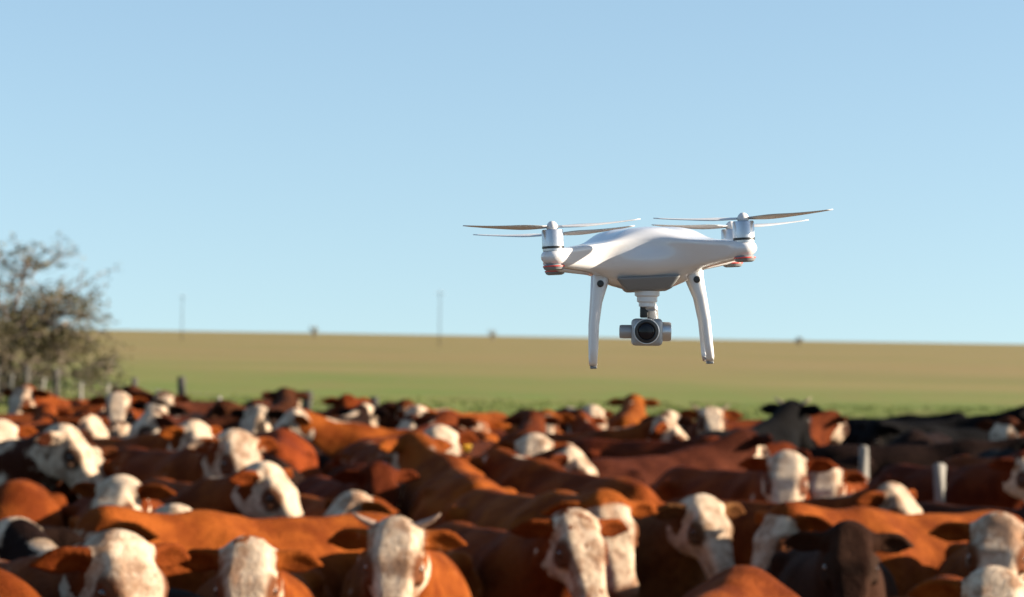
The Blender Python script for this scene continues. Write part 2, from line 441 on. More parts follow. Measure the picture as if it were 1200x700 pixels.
# ---------------------------------------------------------------- cow builder
class Field:
    """smooth union of simple solids on a regular grid, turned into one closed skin"""
    def __init__(s, lo, hi, h):
        s.h = h; s.lo = np.array(lo, float)
        n = np.ceil((np.array(hi) - s.lo) / h).astype(int) + 1
        s.n = n
        s.ax = [s.lo[i] + h * np.arange(n[i]) for i in range(3)]
        s.F = np.full(n, 0.3, np.float32)
    def _box(s, lo, hi, m):
        sl = []
        for i in range(3):
            a = int(max(0, math.floor((lo[i] - m - s.lo[i]) / s.h)))
            b = int(min(s.n[i], math.ceil((hi[i] + m - s.lo[i]) / s.h) + 1))
            sl.append(slice(a, max(a, b)))
        g = np.meshgrid(*[s.ax[i][sl[i]] for i in range(3)], indexing='ij')
        return tuple(sl), np.stack(g, -1).astype(np.float32)
    def _mix(s, sl, d, k, cut):
        F = s.F[sl]
        if cut:
            d = -d
            hh = np.maximum(k - np.abs(F - d), 0) / k
            s.F[sl] = np.maximum(F, d) + hh * hh * k * .25
        else:
            hh = np.maximum(k - np.abs(F - d), 0) / k
            s.F[sl] = np.minimum(F, d) - hh * hh * k * .25
    def cone(s, a, b, r1, r2, k=.06, cut=False):
        a = np.array(a, np.float32); b = np.array(b, np.float32); r = max(r1, r2)
        sl, P = s._box(np.minimum(a, b) - r, np.maximum(a, b) + r, k + .04)
        if P.size == 0: return
        ab = b - a
        t = np.clip(((P - a) @ ab) / float(ab @ ab), 0, 1)
        d = np.linalg.norm(P - a - t[..., None] * ab, axis=-1) - (r1 + (r2 - r1) * t)
        s._mix(sl, d, k, cut)
    def ell(s, c, r, R=None, k=.06, cut=False):
        c = np.array(c, np.float32); r = np.array(r, np.float32)
        ext = np.abs(R) @ r if R is not None else r
        sl, P = s._box(c - ext, c + ext, k + .04)
        if P.size == 0: return
        q = P - c
        if R is not None: q = q @ np.array(R, np.float32)
        k0 = np.linalg.norm(q / r, axis=-1); k1 = np.linalg.norm(q / (r * r), axis=-1) + 1e-6
        s._mix(sl, k0 * (k0 - 1) / k1, k, cut)
    def tbox(s, o, R, a0, a1, w, hh, cz, r=.03, k=.04):
        """rounded box along R's first axis from a0 to a1; half widths w, half depths hh and centre heights cz go from start to end"""
        R = np.array(R, np.float32); o = np.array(o, np.float32)
        pts = np.array([o + R @ np.array([a, sy * max(w), c + sz * max(hh)], np.float32) for a in (a0, a1) for sy in (-1, 1) for c in cz for sz in (-1, 1)])
        sl, P = s._box(pts.min(0), pts.max(0), k + .04)
        if P.size == 0: return
        q = (P - o) @ R
        t = np.clip((q[..., 0] - a0) / (a1 - a0), 0, 1); t = t * t * (3 - 2 * t) * .4 + t * .6
        dx = np.maximum(np.maximum(a0 + r - q[..., 0], q[..., 0] - a1 + r), 0)
        dy = np.maximum(np.abs(q[..., 1]) - (w[0] + (w[1] - w[0]) * t - r), 0)
        dz = np.maximum(np.abs(q[..., 2] - (cz[0] + (cz[1] - cz[0]) * t)) - (hh[0] + (hh[1] - hh[0]) * t - r), 0)
        s._mix(sl, np.sqrt(dx * dx + dy * dy + dz * dz) - r, k, False)
    def keel(s, o, ux, a0, a1, wt, wb, ct, cb, r=.006, k=.012):
        """arm with a broad top and a narrow keel, running from a0 to a1 along the level direction ux"""
        o = np.array(o, np.float32); ux = np.array([ux[0], ux[1], 0], np.float32); ux /= np.linalg.norm(ux); uy = np.array([-ux[1], ux[0], 0], np.float32)
        m = max(wt) + r; e = np.array([o + ux * a + uy * b + np.array([0, 0, c], np.float32) for a in (a0, a1) for b in (-m, m) for c in (min(cb), max(ct))])
        sl, P = s._box(e.min(0), e.max(0), k + .01)
        q = P - o; a = q @ ux; b = np.abs(q @ uy); c = q[..., 2]
        t = np.clip((a - a0) / (a1 - a0), 0, 1); L = lambda p: p[0] + (p[1] - p[0]) * t
        top, bot = L(ct), L(cb); h = np.clip((c - bot) / (top - bot), 0, 1)
        w = L(wb) + (L(wt) - L(wb)) * h ** .8
        db = (b - w + r) * .85; dc = np.maximum(c - top + r, bot + r - c); da = np.maximum(a0 + r - a, a - a1 + r)
        out = np.sqrt(np.maximum(db, 0) ** 2 + np.maximum(dc, 0) ** 2 + np.maximum(da, 0) ** 2) + np.minimum(np.maximum(np.maximum(db, dc), da), 0) - r
        s._mix(sl, out, k, False)
    def skin(s):
        F = s.F; S = F < 0; nx, ny, nz = F.shape
        acc = np.zeros((nx-1, ny-1, nz-1, 3), np.float32); cnt = np.zeros((nx-1, ny-1, nz-1), np.float32)
        for ax in range(3):
            o = [i for i in range(3) if i != ax]
            for da in (0, 1):
                for db in (0, 1):
                    off = [0, 0, 0]; off[o[0]] = da; off[o[1]] = db
                    s0 = tuple(slice(off[i], off[i] + F.shape[i] - 1) for i in range(3))
                    off2 = list(off); off2[ax] = 1
                    s1 = tuple(slice(off2[i], off2[i] + F.shape[i] - 1) for i in range(3))
                    f0, f1 = F[s0], F[s1]
                    cr = S[s0] != S[s1]
                    t = np.where(cr, f0 / np.where(cr, f0 - f1, 1), 0)
                    cnt += cr
                    acc[..., ax] += t * cr
                    acc[..., o[0]] += da * cr; acc[..., o[1]] += db * cr
        act = cnt > 0
        idx = np.full(act.shape, -1, np.int64); idx[act] = np.arange(int(act.sum()))
        cell = np.argwhere(act)
        V = s.lo + s.h * (cell + acc[act] / cnt[act][:, None])
        quads = []
        for ax in range(3):
            o = [i for i in range(3) if i != ax]
            core = [slice(1, F.shape[i] - 1) for i in range(3)]; core[ax] = slice(0, F.shape[ax] - 1)
            nxt = list(core); nxt[ax] = slice(1, F.shape[ax])
            a, b = S[tuple(core)], S[tuple(nxt)]
            cr = np.argwhere(a != b); base = cr + np.array([0 if i == ax else 1 for i in range(3)])
            inside = a[a != b]
            def at(d0, d1):
                q = base.copy(); q[:, o[0]] += d0; q[:, o[1]] += d1
                return idx[q[:, 0], q[:, 1], q[:, 2]]
            Q = np.stack([at(-1, -1), at(0, -1), at(0, 0), at(-1, 0)], 1)
            flip = inside if ax != 1 else ~inside
            Q[~flip] = Q[~flip][:, ::-1]
            quads.append(Q)
        return V, np.concatenate(quads)

def head_frame(p):
    ny, npi = math.radians(p['ny']), math.radians(p['np'])
    B = np.array([.54, 0, 1.10]); L = .60
    poll = B + L * np.array([math.cos(npi) * math.cos(ny), math.cos(npi) * math.sin(ny), math.sin(npi)])
    yaw = ny + math.radians(p['hy']); hp = math.radians(p['hp']); ro = math.radians(p.get('ro', 0))
    A = np.array([math.cos(hp) * math.cos(yaw), math.cos(hp) * math.sin(yaw), -math.sin(hp)])
    Bv = np.array([-math.sin(yaw), math.cos(yaw), 0])
    C = np.cross(A, Bv)
    Bv, C = math.cos(ro) * Bv + math.sin(ro) * C, math.cos(ro) * C - math.sin(ro) * Bv
    return poll, np.stack([A, Bv, C], 1)          # columns: nose, left, brow

def cow_shape(p, h):
    fat = p.get('fat', 1.0)
    poll, R = head_frame(p)
    Hd = lambda a, b, c: poll + R @ np.array([a, b, c])
    lo = np.minimum([-1.10, -.44, -.02], poll - .45); hi = np.maximum([.85, .44, 1.48], poll + .45)
    hi = np.maximum(hi, Hd(.62, 0, -.1) + .12); lo = np.minimum(lo, Hd(.62, 0, -.1) - .12)
    hi[0] = min(hi[0], max(.85, Hd(.58, 0, 0)[0], poll[0] + .3) + .12); hi[2] = max(1.46, poll[2] + .2)
    lo[2] = -.02
    f = Field(lo, hi, h)
    f.ell((-.08, 0, .93), (.70, .31 * fat, .37), k=.10)
    f.ell((.42, 0, .97), (.36, .25 * fat, .38), k=.12)
    f.ell((-.60, 0, 1.02), (.34, .26, .29), k=.12)
    f.ell((-.15, 0, .72), (.50, .24 * fat, .22), k=.12)
    f.cone((-.80, 0, 1.235), (.25, 0, 1.265), .045, .045, k=.08)
    f.cone((.25, 0, 1.265), (.46, 0, 1.275), .045, .075, k=.08)
    for s in (1, -1):
        f.ell((-.46, s * .225, 1.185), (.075, .055, .055), k=.055)
        f.ell((-.29, s * .30, 1.09), (.12, .07, .11), k=.07, cut=True)          # hollow before the hip
        f.ell((-.70, s * .22, 1.20), (.13, .06, .07), k=.07, cut=True)          # hollow behind the hip
        f.ell((.17, s * .31, 1.10), (.08, .05, .16), k=.06, cut=True)            # behind the shoulder
        f.ell((-.88, s * .10, 1.11), (.06, .05, .06), k=.07)
        f.cone((.44, s * .16, 1.16), (.56, s * .215, .86), .09, .10, k=.10)     # shoulder blade
        f.cone((.44, s * .17, .86), (.46, s * .175, .62), .13, .085, k=.07)
        f.cone((.46, s * .175, .62), (.48, s * .175, .42), .078, .058, k=.04)
        f.cone((.48, s * .175, .42), (.46, s * .175, .14), .046, .040, k=.03)
        f.cone((.46, s * .175, .12), (.50, s * .175, .035), .045, .052, k=.03)
        f.cone((-.62, s * .15, 1.0), (-.46, s * .19, .74), .19, .13, k=.09)
        f.cone((-.72, s * .15, .92), (-.62, s * .18, .66), .15, .10, k=.08)
        f.cone((-.50, s * .19, .72), (-.79, s * .18, .48), .11, .058, k=.05)
        f.cone((-.79, s * .18, .48), (-.75, s * .18, .14), .052, .042, k=.03)
        f.cone((-.75, s * .18, .12), (-.71, s * .18, .035), .046, .052, k=.03)
    f.ell((.66, 0, .80), (.15, .13, .20), k=.10)
    tl = [(-.90, 0, 1.16), (-.99, 0, 1.06), (-1.01, .01, .80), (-1.0, .02, .58), (-1.0, .03, .38)]
    for i, (a, b) in enumerate(zip(tl, tl[1:])):
        f.cone(a, b, (.04, .032, .026, .035)[i], (.032, .026, .024, .04)[i], k=.03)
    # neck
    f.cone((.48, 0, 1.08), Hd(.02, 0, -.145), .21, .105, k=.10)
    f.cone((.60, 0, .92), Hd(.05, 0, -.17), .17, .09, k=.10)
    f.cone((.40, 0, 1.24), Hd(-.01, 0, -.085), .08, .05, k=.09)
    f.cone((.68, 0, .78), Hd(.02, 0, -.26), .07, .035, k=.08)                      # dewlap
    # head: flat wedge of forehead and nose, deep jaw, square muzzle
    f.tbox(poll, R, -.015, .22, (.088, .104), (.075, .088), (-.070, -.086), r=.045, k=.03)
    f.tbox(poll, R, .14, .46, (.098, .062), (.085, .055), (-.088, -.108), r=.040, k=.04)
    f.ell(Hd(-.008, 0, -.045), (.040, .075, .036), R, k=.04)                       # poll tuft
    f.tbox(poll, R, .405, .515, (.080, .074), (.058, .050), (-.112, -.118), r=.042, k=.035)
    f.cone(Hd(.13, 0, -.185), Hd(.44, 0, -.165), .064, .042, k=.05)
    for s in (1, -1):
        f.ell(Hd(.14, s * .062, -.165), (.105, .046, .088), R, k=.04)             # cheek
        f.ell(Hd(.150, s * .098, -.050), (.052, .028, .026), R, k=.03)            # brow
        f.ell(Hd(.195, s * .106, -.100), (.050, .024, .024), R, k=.025)            # lower lid
        f.ell(Hd(.180, s * .128, -.062), (.032, .028, .022), R, k=.012, cut=True)
        f.ell(Hd(.30, s * .094, -.118), (.075, .022, .030), R, k=.04, cut=True)    # hollow below the eye
        f.ell(Hd(.085, s * .118, -.060), (.030, .020, .030), R, k=.03, cut=True)   # temple
        f.ell(Hd(.508, s * .050, -.098), (.024, .018, .014), R, k=.012, cut=True)
        # ear: a leaf-shaped cup
        ed = np.array([-.10, s * .96, p.get('ear', -.30)]); ed /= np.linalg.norm(ed)
        en = np.array([.80, s * .12, .30]); en -= ed * (en @ ed); en /= np.linalg.norm(en)
        et = np.cross(en, ed); Re = R @ np.stack([ed, et, en], 1)
        o = Hd(.025, s * .085, -.06); D = Re[:, 0]; N = Re[:, 2]
        f.cone(o, o + D * .07, .036, .034, k=.03)
        f.ell(o + D * .115, (.085, .055, .020), Re, k=.025)
        f.cone(o + D * .14, o + D * .225, .030, .008, k=.02)
        f.ell(o + D * .122 + N * .026, (.080, .040, .024), Re, k=.02, cut=True)
    f.cone(Hd(.50, .07, -.165), Hd(.50, -.07, -.165), .008, .008, k=.02, cut=True)
    V, Q = f.skin()
    # coat maps, all in the animal's own proportions
    q = (V - poll) @ R
    a, b, c = q[:, 0], q[:, 1], q[:, 2]
    ab = np.abs(b)
    ear = np.clip((ab - .105) / .02, 0, 1) * np.clip((.115 - a) / .03, 0, 1) * (np.abs(c) < .22) * (ab < .36)
    inhead = (c > -.27) & (c < .10) & (ab < .16) & (a < .6)
    face = np.where(inhead, np.minimum((a + .01 - np.maximum(-(c + .10), 0) * .55) / .10, 1.0), -1.0)
    face = np.where(ear > .5, -1.0, face)
    neck0 = np.array([.40, 0, 1.30]); nv = poll - neck0
    t = np.clip(((V - neck0) @ nv) / (nv @ nv), 0, 1)
    side = np.linalg.norm((V - neck0 - t[:, None] * nv) * [1, 1, .6], axis=1)
    crest = np.where(~inhead, (.085 - side) / .06, -1)
    under = np.where(V[:, 2] < .75, (.60 - V[:, 2]) / .10 - np.abs(V[:, 1]) * 1.5, -1)
    sock = (.30 - V[:, 2]) / .10
    white = np.clip(np.maximum(face, -1), -1, 1)
    white2 = np.clip(np.maximum(np.maximum(crest, under), sock), -1, 1)
    eye = np.exp(-(((a - .185) / .070) ** 2 + ((ab - .102) / .045) ** 2 + ((c + .06) / .06) ** 2))
    muz = np.where(inhead & (ear < .5), np.clip((a - .435 + .5 * np.maximum(-c - .15, 0)) / .035, 0, 1), 0)
    hoof = np.clip((.075 - V[:, 2]) / .01, 0, 1)
    maps = dict(face=white, trim=white2, eyepatch=eye, muzzle=muz, ear=ear, hoof=hoof)
    return V, Q, maps, poll, R

# ---------------------------------------------------------------- the herd
POSES = [dict(ny=0,np=38,hy=0,hp=50,ear=-.30),dict(ny=0,np=45,hy=0,hp=42,ear=-.15),dict(ny=0,np=28,hy=0,hp=56,ear=-.40),dict(ny=25,np=38,hy=10,hp=50,ear=-.20),
 dict(ny=45,np=32,hy=25,hp=46,ear=-.35),dict(ny=15,np=38,hy=-5,hp=54,ro=8,ear=-.25),dict(ny=0,np=42,hy=0,hp=24,ear=-.10),dict(ny=10,np=-12,hy=0,hp=62,ear=-.35),dict(ny=60,np=20,hy=20,hp=46,ear=-.30)]
_cow_cache = {}
def horn_mb(poll, R, s, L):
    H = lambda a, b, c: tuple(poll + R @ np.array([a, b, c]))
    pts = [H(-.01, s * .070, -.045), H(-.025, s * (.095 + .25 * L), -.030), H(-.035, s * (.10 + .62 * L), -.025 + .12 * L), H(-.04, s * (.10 + 1.0 * L), -.01 + .30 * L)]
    return MB().sweep(pts, [.020, .016, .011, .004], n=10)
def cow_parts(pose, mirror):
    key = (pose, mirror)
    if key in _cow_cache: return _cow_cache[key]
    base = (pose, 0)
    if base not in _cow_cache:
        V, Q, maps, poll, R = cow_shape(POSES[pose], .0125)
        _cow_cache[base] = _cow_meshes(V, Q, maps, poll, R)
        _cow_cache[('raw', pose)] = (V, Q, maps, poll, R)
    if mirror:
        V, Q, maps, poll, R = _cow_cache[('raw', pose)]
        f = np.array([1, -1, 1.])
        Rm = R * f[:, None]; Rm = np.stack([Rm[:, 0], -Rm[:, 1], Rm[:, 2]], 1)
        _cow_cache[key] = _cow_meshes(V * f, Q[:, ::-1], maps, poll * f, Rm)
    return _cow_cache[key]
def _cow_meshes(V, Q, maps, poll, R):
    me = pymesh('body', V, np.ascontiguousarray(Q))
    for k, a in maps.items():
        at_ = me.attributes.new(k, 'FLOAT', 'POINT'); at_.data.foreach_set('value', a.astype(np.float32))
    me.materials.append(MAT['coat'])
    eyes = []; horns = {}; tags = []
    for s in (1, -1):
        c = poll + R @ np.array([.175, s * .101, -.060])
        mb = MB(); prof = [(.0005, -.021), (.012, -.018), (.020, -.009), (.0225, 0), (.020, .009), (.012, .018), (.0005, .021)]
        mb.lathe(prof, 12, Matrix.Translation(c)); e = pymesh('eye', mb.V, mb.F); e.materials.append(MAT['eye']); eyes.append(e)
        for L in (.07, .085):
            mb = horn_mb(poll, R, s, L); h = pymesh('horn', mb.V, mb.F); h.materials.append(MAT['horn']); horns.setdefault(L, []).append(h)
        c = poll + R @ np.array([.06, s * .20, -.14])
        M = Matrix.Translation(c) @ Matrix([list(R[0]) + [0], list(R[1]) + [0], list(R[2]) + [0], [0, 0, 0, 1]])
        mb = MB(); mb.rbox((0, 0, 0), (.004, .028, .034), .003, M); t = pymesh('ear_tag', mb.V, mb.F); t.materials.append(MAT['tag']); tags.append(t)
    return dict(body=me, eyes=eyes, horns=horns, tags=tags)
def place_cow(row):
    x, y, psi, s, pose, mir, colr, white, mott, extra, lab = row
    p = cow_parts(pose, mir)
    root = empty('cow', (x, y, 0)); root.rotation_euler = (0, 0, math.radians(psi - 90))
    rd = random.Random(int(x * 1000 + y * 77))
    root.scale = (s, s * rd.uniform(.95, 1.06), s)
    tag(root, lab, 'cow', 'cattle packed in the herd')
    b = link_mesh('body', p['body'], None, root); b.color = (*colr, white); b.pass_index = int(mott * 100)
    for e in p['eyes']: link_mesh('eye', e, None, root)
    if 'H' in extra:
        for h in p['horns'][.085]: link_mesh('horn', h, None, root)
    elif 'h' in extra:
        for h in p['horns'][.07]: link_mesh('horn', h, None, root)
    if 't' in extra: link_mesh('ear_tag', p['tags'][0], None, root)
    if 'T' in extra: link_mesh('ear_tag', p['tags'][1], None, root)
    return root

# x, y, heading (0 = towards the camera), size, pose, mirrored, coat colour, white spread, mottling, extras, label
COWS = [
    (-0.42, 10.92, -1, 0.969, 0, 0, (0.1591, 0.0378, 0.0053), 0.95, 0, 'H', 'orange cow with cream face and two short horns, front row left of centre'),
    (-1.87, 9.36, 36, 0.996, 0, 0, (0.118, 0.0255, 0.004), 0.95, 0, '', 'red cow with broad white face, nearest the lower left corner of the herd'),
    (-2.13, 14.11, 19, 0.943, 3, 1, (0.118, 0.0255, 0.004), 0.9, 0, '', 'red cow whose white head rises just behind the front-left white-faced cow'),
    (-2.23, 12.57, 51, 0.9, 0, 0, (0.0105, 0.0045, 0.0027), 0.95, 0, '', 'dark brown cow with pale face turned right, between two front-left white heads'),
    (-1.51, 9.71, -146, 0.929, 0, 1, (0.0105, 0.0045, 0.0027), 0.95, 0, '', 'dark brown cow with white head turned away at the lower left edge'),
    (-0.99, 10.21, 3, 0.949, 0, 0, (0.1591, 0.0378, 0.0053), 0.55, 0.8, '', 'orange cow with dull mottled face, just left of the horned cow'),
    (-2.22, 16.75, 31, 1.04, 0, 0, (0.118, 0.0255, 0.004), 0.95, 0, '', 'red cow with tall white face in the middle ranks at left'),
    (-1.86, 14.87, 24, 0.967, 3, 0, (0.118, 0.0255, 0.004), 0.9, 0, '', 'red cow lowering a long white nose before another white face at mid left'),
    (-3.51, 17.15, 32, 1.037, 3, 0, (0.0413, 0.0108, 0.0036), 1.0, 0, '', 'brown cow with long white head and neck turned right near the left edge'),
    (-4.02, 26.69, 5, 1.03, 0, 0, (0.118, 0.0255, 0.004), 0.55, 0.7, '', 'red cow with roan face in the rear rank at left, below the fence'),
    (-5.01, 29.11, -20, 1.03, 0, 1, (0.118, 0.0255, 0.004), 0.45, 0.3, '', 'red cow with pale forehead in the far left corner of the herd'),
    (-4.19, 19.54, 29, 0.998, 0, 0, (0.118, 0.0255, 0.004), 0.9, 0, '', 'red cow with pale face cut by the left edge in the rear ranks'),
    (-3.04, 19.8, 45, 1.0, 0, 0, (0.1591, 0.0378, 0.0053), 0.85, 0, '', 'orange cow with pale face turned right, rear ranks between two white heads at left'),
    (-0.92, 22.21, -70, 1.011, 0, 1, (0.1591, 0.0378, 0.0053), 0.8, 0, '', 'orange cow seen side-on with white face pointing left, rear ranks left of centre'),
    (-0.86, 18.81, 22, 1.022, 0, 0, (0.118, 0.0255, 0.004), 0.95, 0, 't', 'red cow with white face and yellow ear tag in the middle ranks'),
    (0.17, 18.69, 0, 1.055, 2, 0, (0.118, 0.0255, 0.004), 0.95, 0, '', 'red cow with white face, middle of the herd below the left drone leg'),
    (-0.46, 17.06, 65, 0.971, 0, 0, (0.068, 0.014, 0.003), 0.7, 0, '', 'dark red cow with pale face turned right, directly below the drone'),
    (0.51, 21.44, 41, 1.021, 3, 0, (0.118, 0.0255, 0.004), 0.85, 0, '', 'red cow with white brow in the rear ranks below the drone camera'),
    (1.78, 24.66, 4, 1.016, 6, 0, (0.118, 0.0255, 0.004), 0.45, 0.5, 'h', 'red and white cow with small horns facing the camera in the rear rank'),
    (-0.04, 12.07, 21, 0.943, 0, 0, (0.118, 0.0255, 0.004), 0.4, 0.9, '', 'red cow with red-speckled white face in the front row at centre'),
    (0.58, 13.69, 26, 0.923, 0, 0, (0.0989, 0.0413, 0.0138), 0.8, 0.2, '', 'brown cow with white face turned right, front row right of centre'),
    (2.19, 17.66, -8, 0.97, 2, 0, (0.118, 0.0255, 0.004), 0.95, 0, '', 'red cow with broad white face in the middle ranks at right'),
    (1.5, 14.84, 44, 0.925, 0, 0, (0.118, 0.0255, 0.004), 0.75, 0, '', 'red cow with white face turned right, behind the dark brown head at right'),
    (1.46, 11.53, -3, 0.947, 0, 0, (0.026, 0.0105, 0.0055), 0, 0, '', 'very dark brown cow with a dark face in the front row at right'),
    (2.31, 11.99, -12, 0.956, 0, 1, (0.1591, 0.0378, 0.0053), 0.8, 0.5, '', 'orange cow with roan white face at the right edge, second row'),
    (1.68, 9.44, -4, 0.949, 0, 0, (0.1591, 0.0378, 0.0053), 0.75, 0.5, '', 'orange cow with roan white head in the lower right corner'),
    (2.04, 22.15, 150, 1.054, 1, 0, (0.0024, 0.002, 0.0021), 0, 0, 'h', 'black cow with raised head and small horns standing out in the rear rank'),
    (4.74, 22.42, -35, 0.999, 1, 1, (0.0413, 0.0108, 0.0036), 0.1, 0, '', 'brown cow with dark face near the right end of the rear rank'),
    (-1.06, 11.6, -40, 1.0, 2, 1, (0.1591, 0.0378, 0.0053), 0.1, 0, '', 'plain orange cow angled to the left, in front of the white-nosed cow at mid left'),
    (-0.3, 15.25, -172, 1.035, 3, 0, (0.1591, 0.0378, 0.0053), 0.2, 0, '', 'plain orange cow seen from behind, right of the cow with a yellow ear tag'),
    (0.1, 13.37, 21, 1.007, 2, 1, (0.1591, 0.0378, 0.0053), 0.2, 0, '', 'plain orange cow facing the camera, behind the speckled-face cow at front centre'),
    (-0.87, 20.68, 160, 1.02, 0, 0, (0.0716, 0.0139, 0.0027), 0.3, 0, '', 'plain dark red cow seen from behind, right of the cow with a yellow ear tag'),
    (0.38, 15.33, -154, 1.026, 2, 0, (0.1265, 0.0271, 0.0037), 0.45, 0.3, '', 'plain red cow seen from behind, in front of the dark red cow below the drone'),
    (1.04, 18.35, 139, 0.999, 5, 1, (0.0445, 0.0102, 0.004), 0.3, 0, '', 'plain brown cow angled to the right, right of the white-browed cow below the drone'),
    (1.45, 16.55, 26, 0.994, 3, 1, (0.1265, 0.0236, 0.0038), 0.9, 0.3, '', 'white-faced red cow facing the camera, left of the white-faced cow at mid right'),
    (3.29, 20.91, 92, 1.0, 2, 0, (0.0102, 0.0042, 0.0025), 0, 0.3, '', 'long red cow standing side-on at right beside the pale post'),
    (2.1, 13.15, -49, 0.969, 2, 1, (0.1591, 0.0378, 0.0053), 0.3, 0, '', 'plain orange cow angled to the left, right of the white-faced cow behind the black head'),
    (-3.71, 29.7, -30, 1.02, 5, 1, (0.0364, 0.0103, 0.0038), 0, 0.3, '', 'plain brown cow facing the camera, in front of the small horned cow at the rear'),
    (-3.07, 32.71, 170, 1.0, 2, 1, (0.0404, 0.0111, 0.0035), 0.6, 0, '', 'pale-marked brown cow seen from behind, left of the orange cow facing left at the rear'),
    (-1.48, 28.56, 20, 1.03, 2, 0, (0.0641, 0.015, 0.0027), 0.1, 0.3, '', 'plain orange cow facing the camera, right of the orange cow facing left at the rear'),
    (-0.47, 27.25, -29, 1.01, 2, 0, (0.1598, 0.0391, 0.0056), 0.9, 0.3, '', 'white-faced orange cow facing the camera, left of the white-faced cow left of the drone legs'),
    (0.44, 28.08, 25, 1.02, 2, 0, (0.0609, 0.0154, 0.0031), 0.9, 0, '', 'white-faced orange cow facing the camera, left of the white-browed cow below the drone'),
    (1.3, 28.17, 174, 1.016, 0, 0, (0.1536, 0.04, 0.0051), 0.3, 0, '', 'plain orange cow seen from behind, behind the white-browed cow below the drone'),
    (2.63, 26.97, 125, 1.0, 2, 0, (0.0735, 0.0147, 0.0028), 0.3, 0, '', 'plain dark red cow angled to the right, right of the black cow with raised head'),
    (3.95, 28.09, 61, 1.0, 2, 0, (0.0024, 0.002, 0.0021), 0, 0, '', 'plain black cow angled to the right, behind the long red cow at right'),
    (4.51, 26.98, 95, 1.02, 3, 1, (0.0024, 0.002, 0.0021), 0.2, 0, '', 'plain black cow standing side-on, head right, left of the brown cow at the rear right'),
    (4.42, 25.19, -60, 1.0, 2, 0, (0.0024, 0.002, 0.0021), 0, 0, '', 'plain black cow angled to the left, left of the long red cow at right'),
    (0.74, 9.0, 163, 0.97, 7, 1, (0.118, 0.0255, 0.004), 0.1, 0, '', 'red cow seen from behind, only its back showing at the bottom edge'),
    (0.98, 22.71, 150, 1.0, 0, 1, (0.0452, 0.012, 0.0038), 0.9, 0, '', 'white-faced brown cow seen from behind, left of the small horned cow at the rear'),
    (-2.13, 26.19, -45, 0.986, 3, 1, (0.0392, 0.012, 0.0038), 0, 0.3, '', 'plain brown cow angled to the left, right of the pale-faced orange cow at rear left'),
    (3.16, 18.46, 25, 0.953, 0, 0, (0.0696, 0.0129, 0.0031), 0.3, 0.5, '', 'plain dark red cow in front of the brown cow at the rear right'),
    (-2.58, 28.05, 169, 1.026, 3, 0, (0.038, 0.0115, 0.0035), 0, 0.5, '', 'plain brown cow seen from behind, behind the orange cow facing left at the rear'),
    (-3.02, 23.01, 17, 1.024, 4, 1, (0.0407, 0.01, 0.004), 0.6, 0, '', 'pale-marked brown cow facing the camera, behind the pale-faced orange cow at rear left'),
    (0.37, 26.01, -1, 0.934, 1, 1, (0.1568, 0.0377, 0.0049), 0.1, 0, '', 'plain orange cow facing the camera, behind the white-faced cow left of the drone legs'),
    (-0.96, 23.74, 57, 0.955, 3, 1, (0.1717, 0.0378, 0.0047), 0.1, 0.5, '', 'plain red cow left of the white-faced cow left of the drone legs'),
    (3.62, 22.44, -19, 1.025, 7, 1, (0.0098, 0.0042, 0.0029), 0, 0, '', 'plain dark brown cow facing the camera, behind the long red cow at right'),
    (1.16, 19.95, 58, 1.03, 8, 0, (0.0744, 0.0134, 0.0027), 0.3, 0, '', 'plain dark red cow in front of the white-browed cow below the drone'),
    (-1.76, 25.14, 163, 0.971, 0, 1, (0.0105, 0.0041, 0.0025), 0.9, 0, '', 'white-faced dark brown cow right of the orange cow facing left at the rear'),
    (0.14, 23.62, 175, 0.967, 0, 0, (0.0706, 0.015, 0.0031), 0.3, 0.3, '', 'plain dark red cow seen from behind, behind the white-faced cow left of the drone legs'),
    (-2.31, 24.0, 13, 1.008, 3, 1, (0.0109, 0.0047, 0.0025), 0.6, 0, '', 'pale-marked dark brown cow left of the orange cow facing left at the rear'),
    (-2.3, 21.41, 76, 0.988, 7, 0, (0.0115, 0.0042, 0.0028), 0.1, 0, '', 'plain dark brown cow in front of the orange cow facing left at the rear'),
    (3.18, 11.96, 5, 1.02, 7, 1, (0.0454, 0.0106, 0.0032), 0.6, 0.5, '', 'pale-marked brown cow facing the camera, behind the small horned cow at the rear'),
    (-1.72, 19.19, -176, 1.037, 8, 0, (0.1273, 0.023, 0.004), 0.3, 0.3, '', 'plain red cow seen from behind, left of the orange cow facing left at the rear'),
    (-5.1, 27.12, 156, 0.956, 4, 1, (0.0652, 0.0152, 0.0028), 0.1, 0, '', 'plain orange cow seen from behind, right of the cow in the far left corner'),
    (-0.94, 14.41, 27, 0.922, 4, 1, (0.1601, 0.038, 0.0052), 0.9, 0.5, '', 'white-faced orange cow facing the camera, right of the white-nosed cow at mid left'),
    (-3.03, 17.96, 2, 0.947, 3, 0, (0.0439, 0.0121, 0.0037), 0.3, 0, '', 'plain brown cow facing the camera, right of the long white-headed cow by the left edge'),
    (3.62, 18.52, 22, 1.004, 4, 0, (0.1192, 0.028, 0.0043), 0.6, 0.3, '', 'pale-marked orange cow facing the camera, right of the long red cow at right'),
    (2.75, 14.35, 32, 0.938, 8, 0, (0.0377, 0.0097, 0.0033), 0.9, 0.3, '', 'white-faced brown cow facing the camera, behind the roan-faced cow on the right edge'),
    (-4.21, 21.37, 53, 0.999, 0, 0, (0.0631, 0.015, 0.0031), 0.3, 0.3, '', 'plain orange cow angled to the right, left of the roan-faced cow at the rear left'),
    (3.83, 19.83, -4, 0.999, 3, 0, (0.0026, 0.002, 0.0021), 0, 0, '', 'plain black cow facing the camera, in front of the brown cow at the rear right'),
    (5.39, 21.29, 75, 0.951, 8, 1, (0.0022, 0.0022, 0.0022), 0, 0, '', 'plain black cow standing side-on, head right, behind the small horned cow at the rear'),
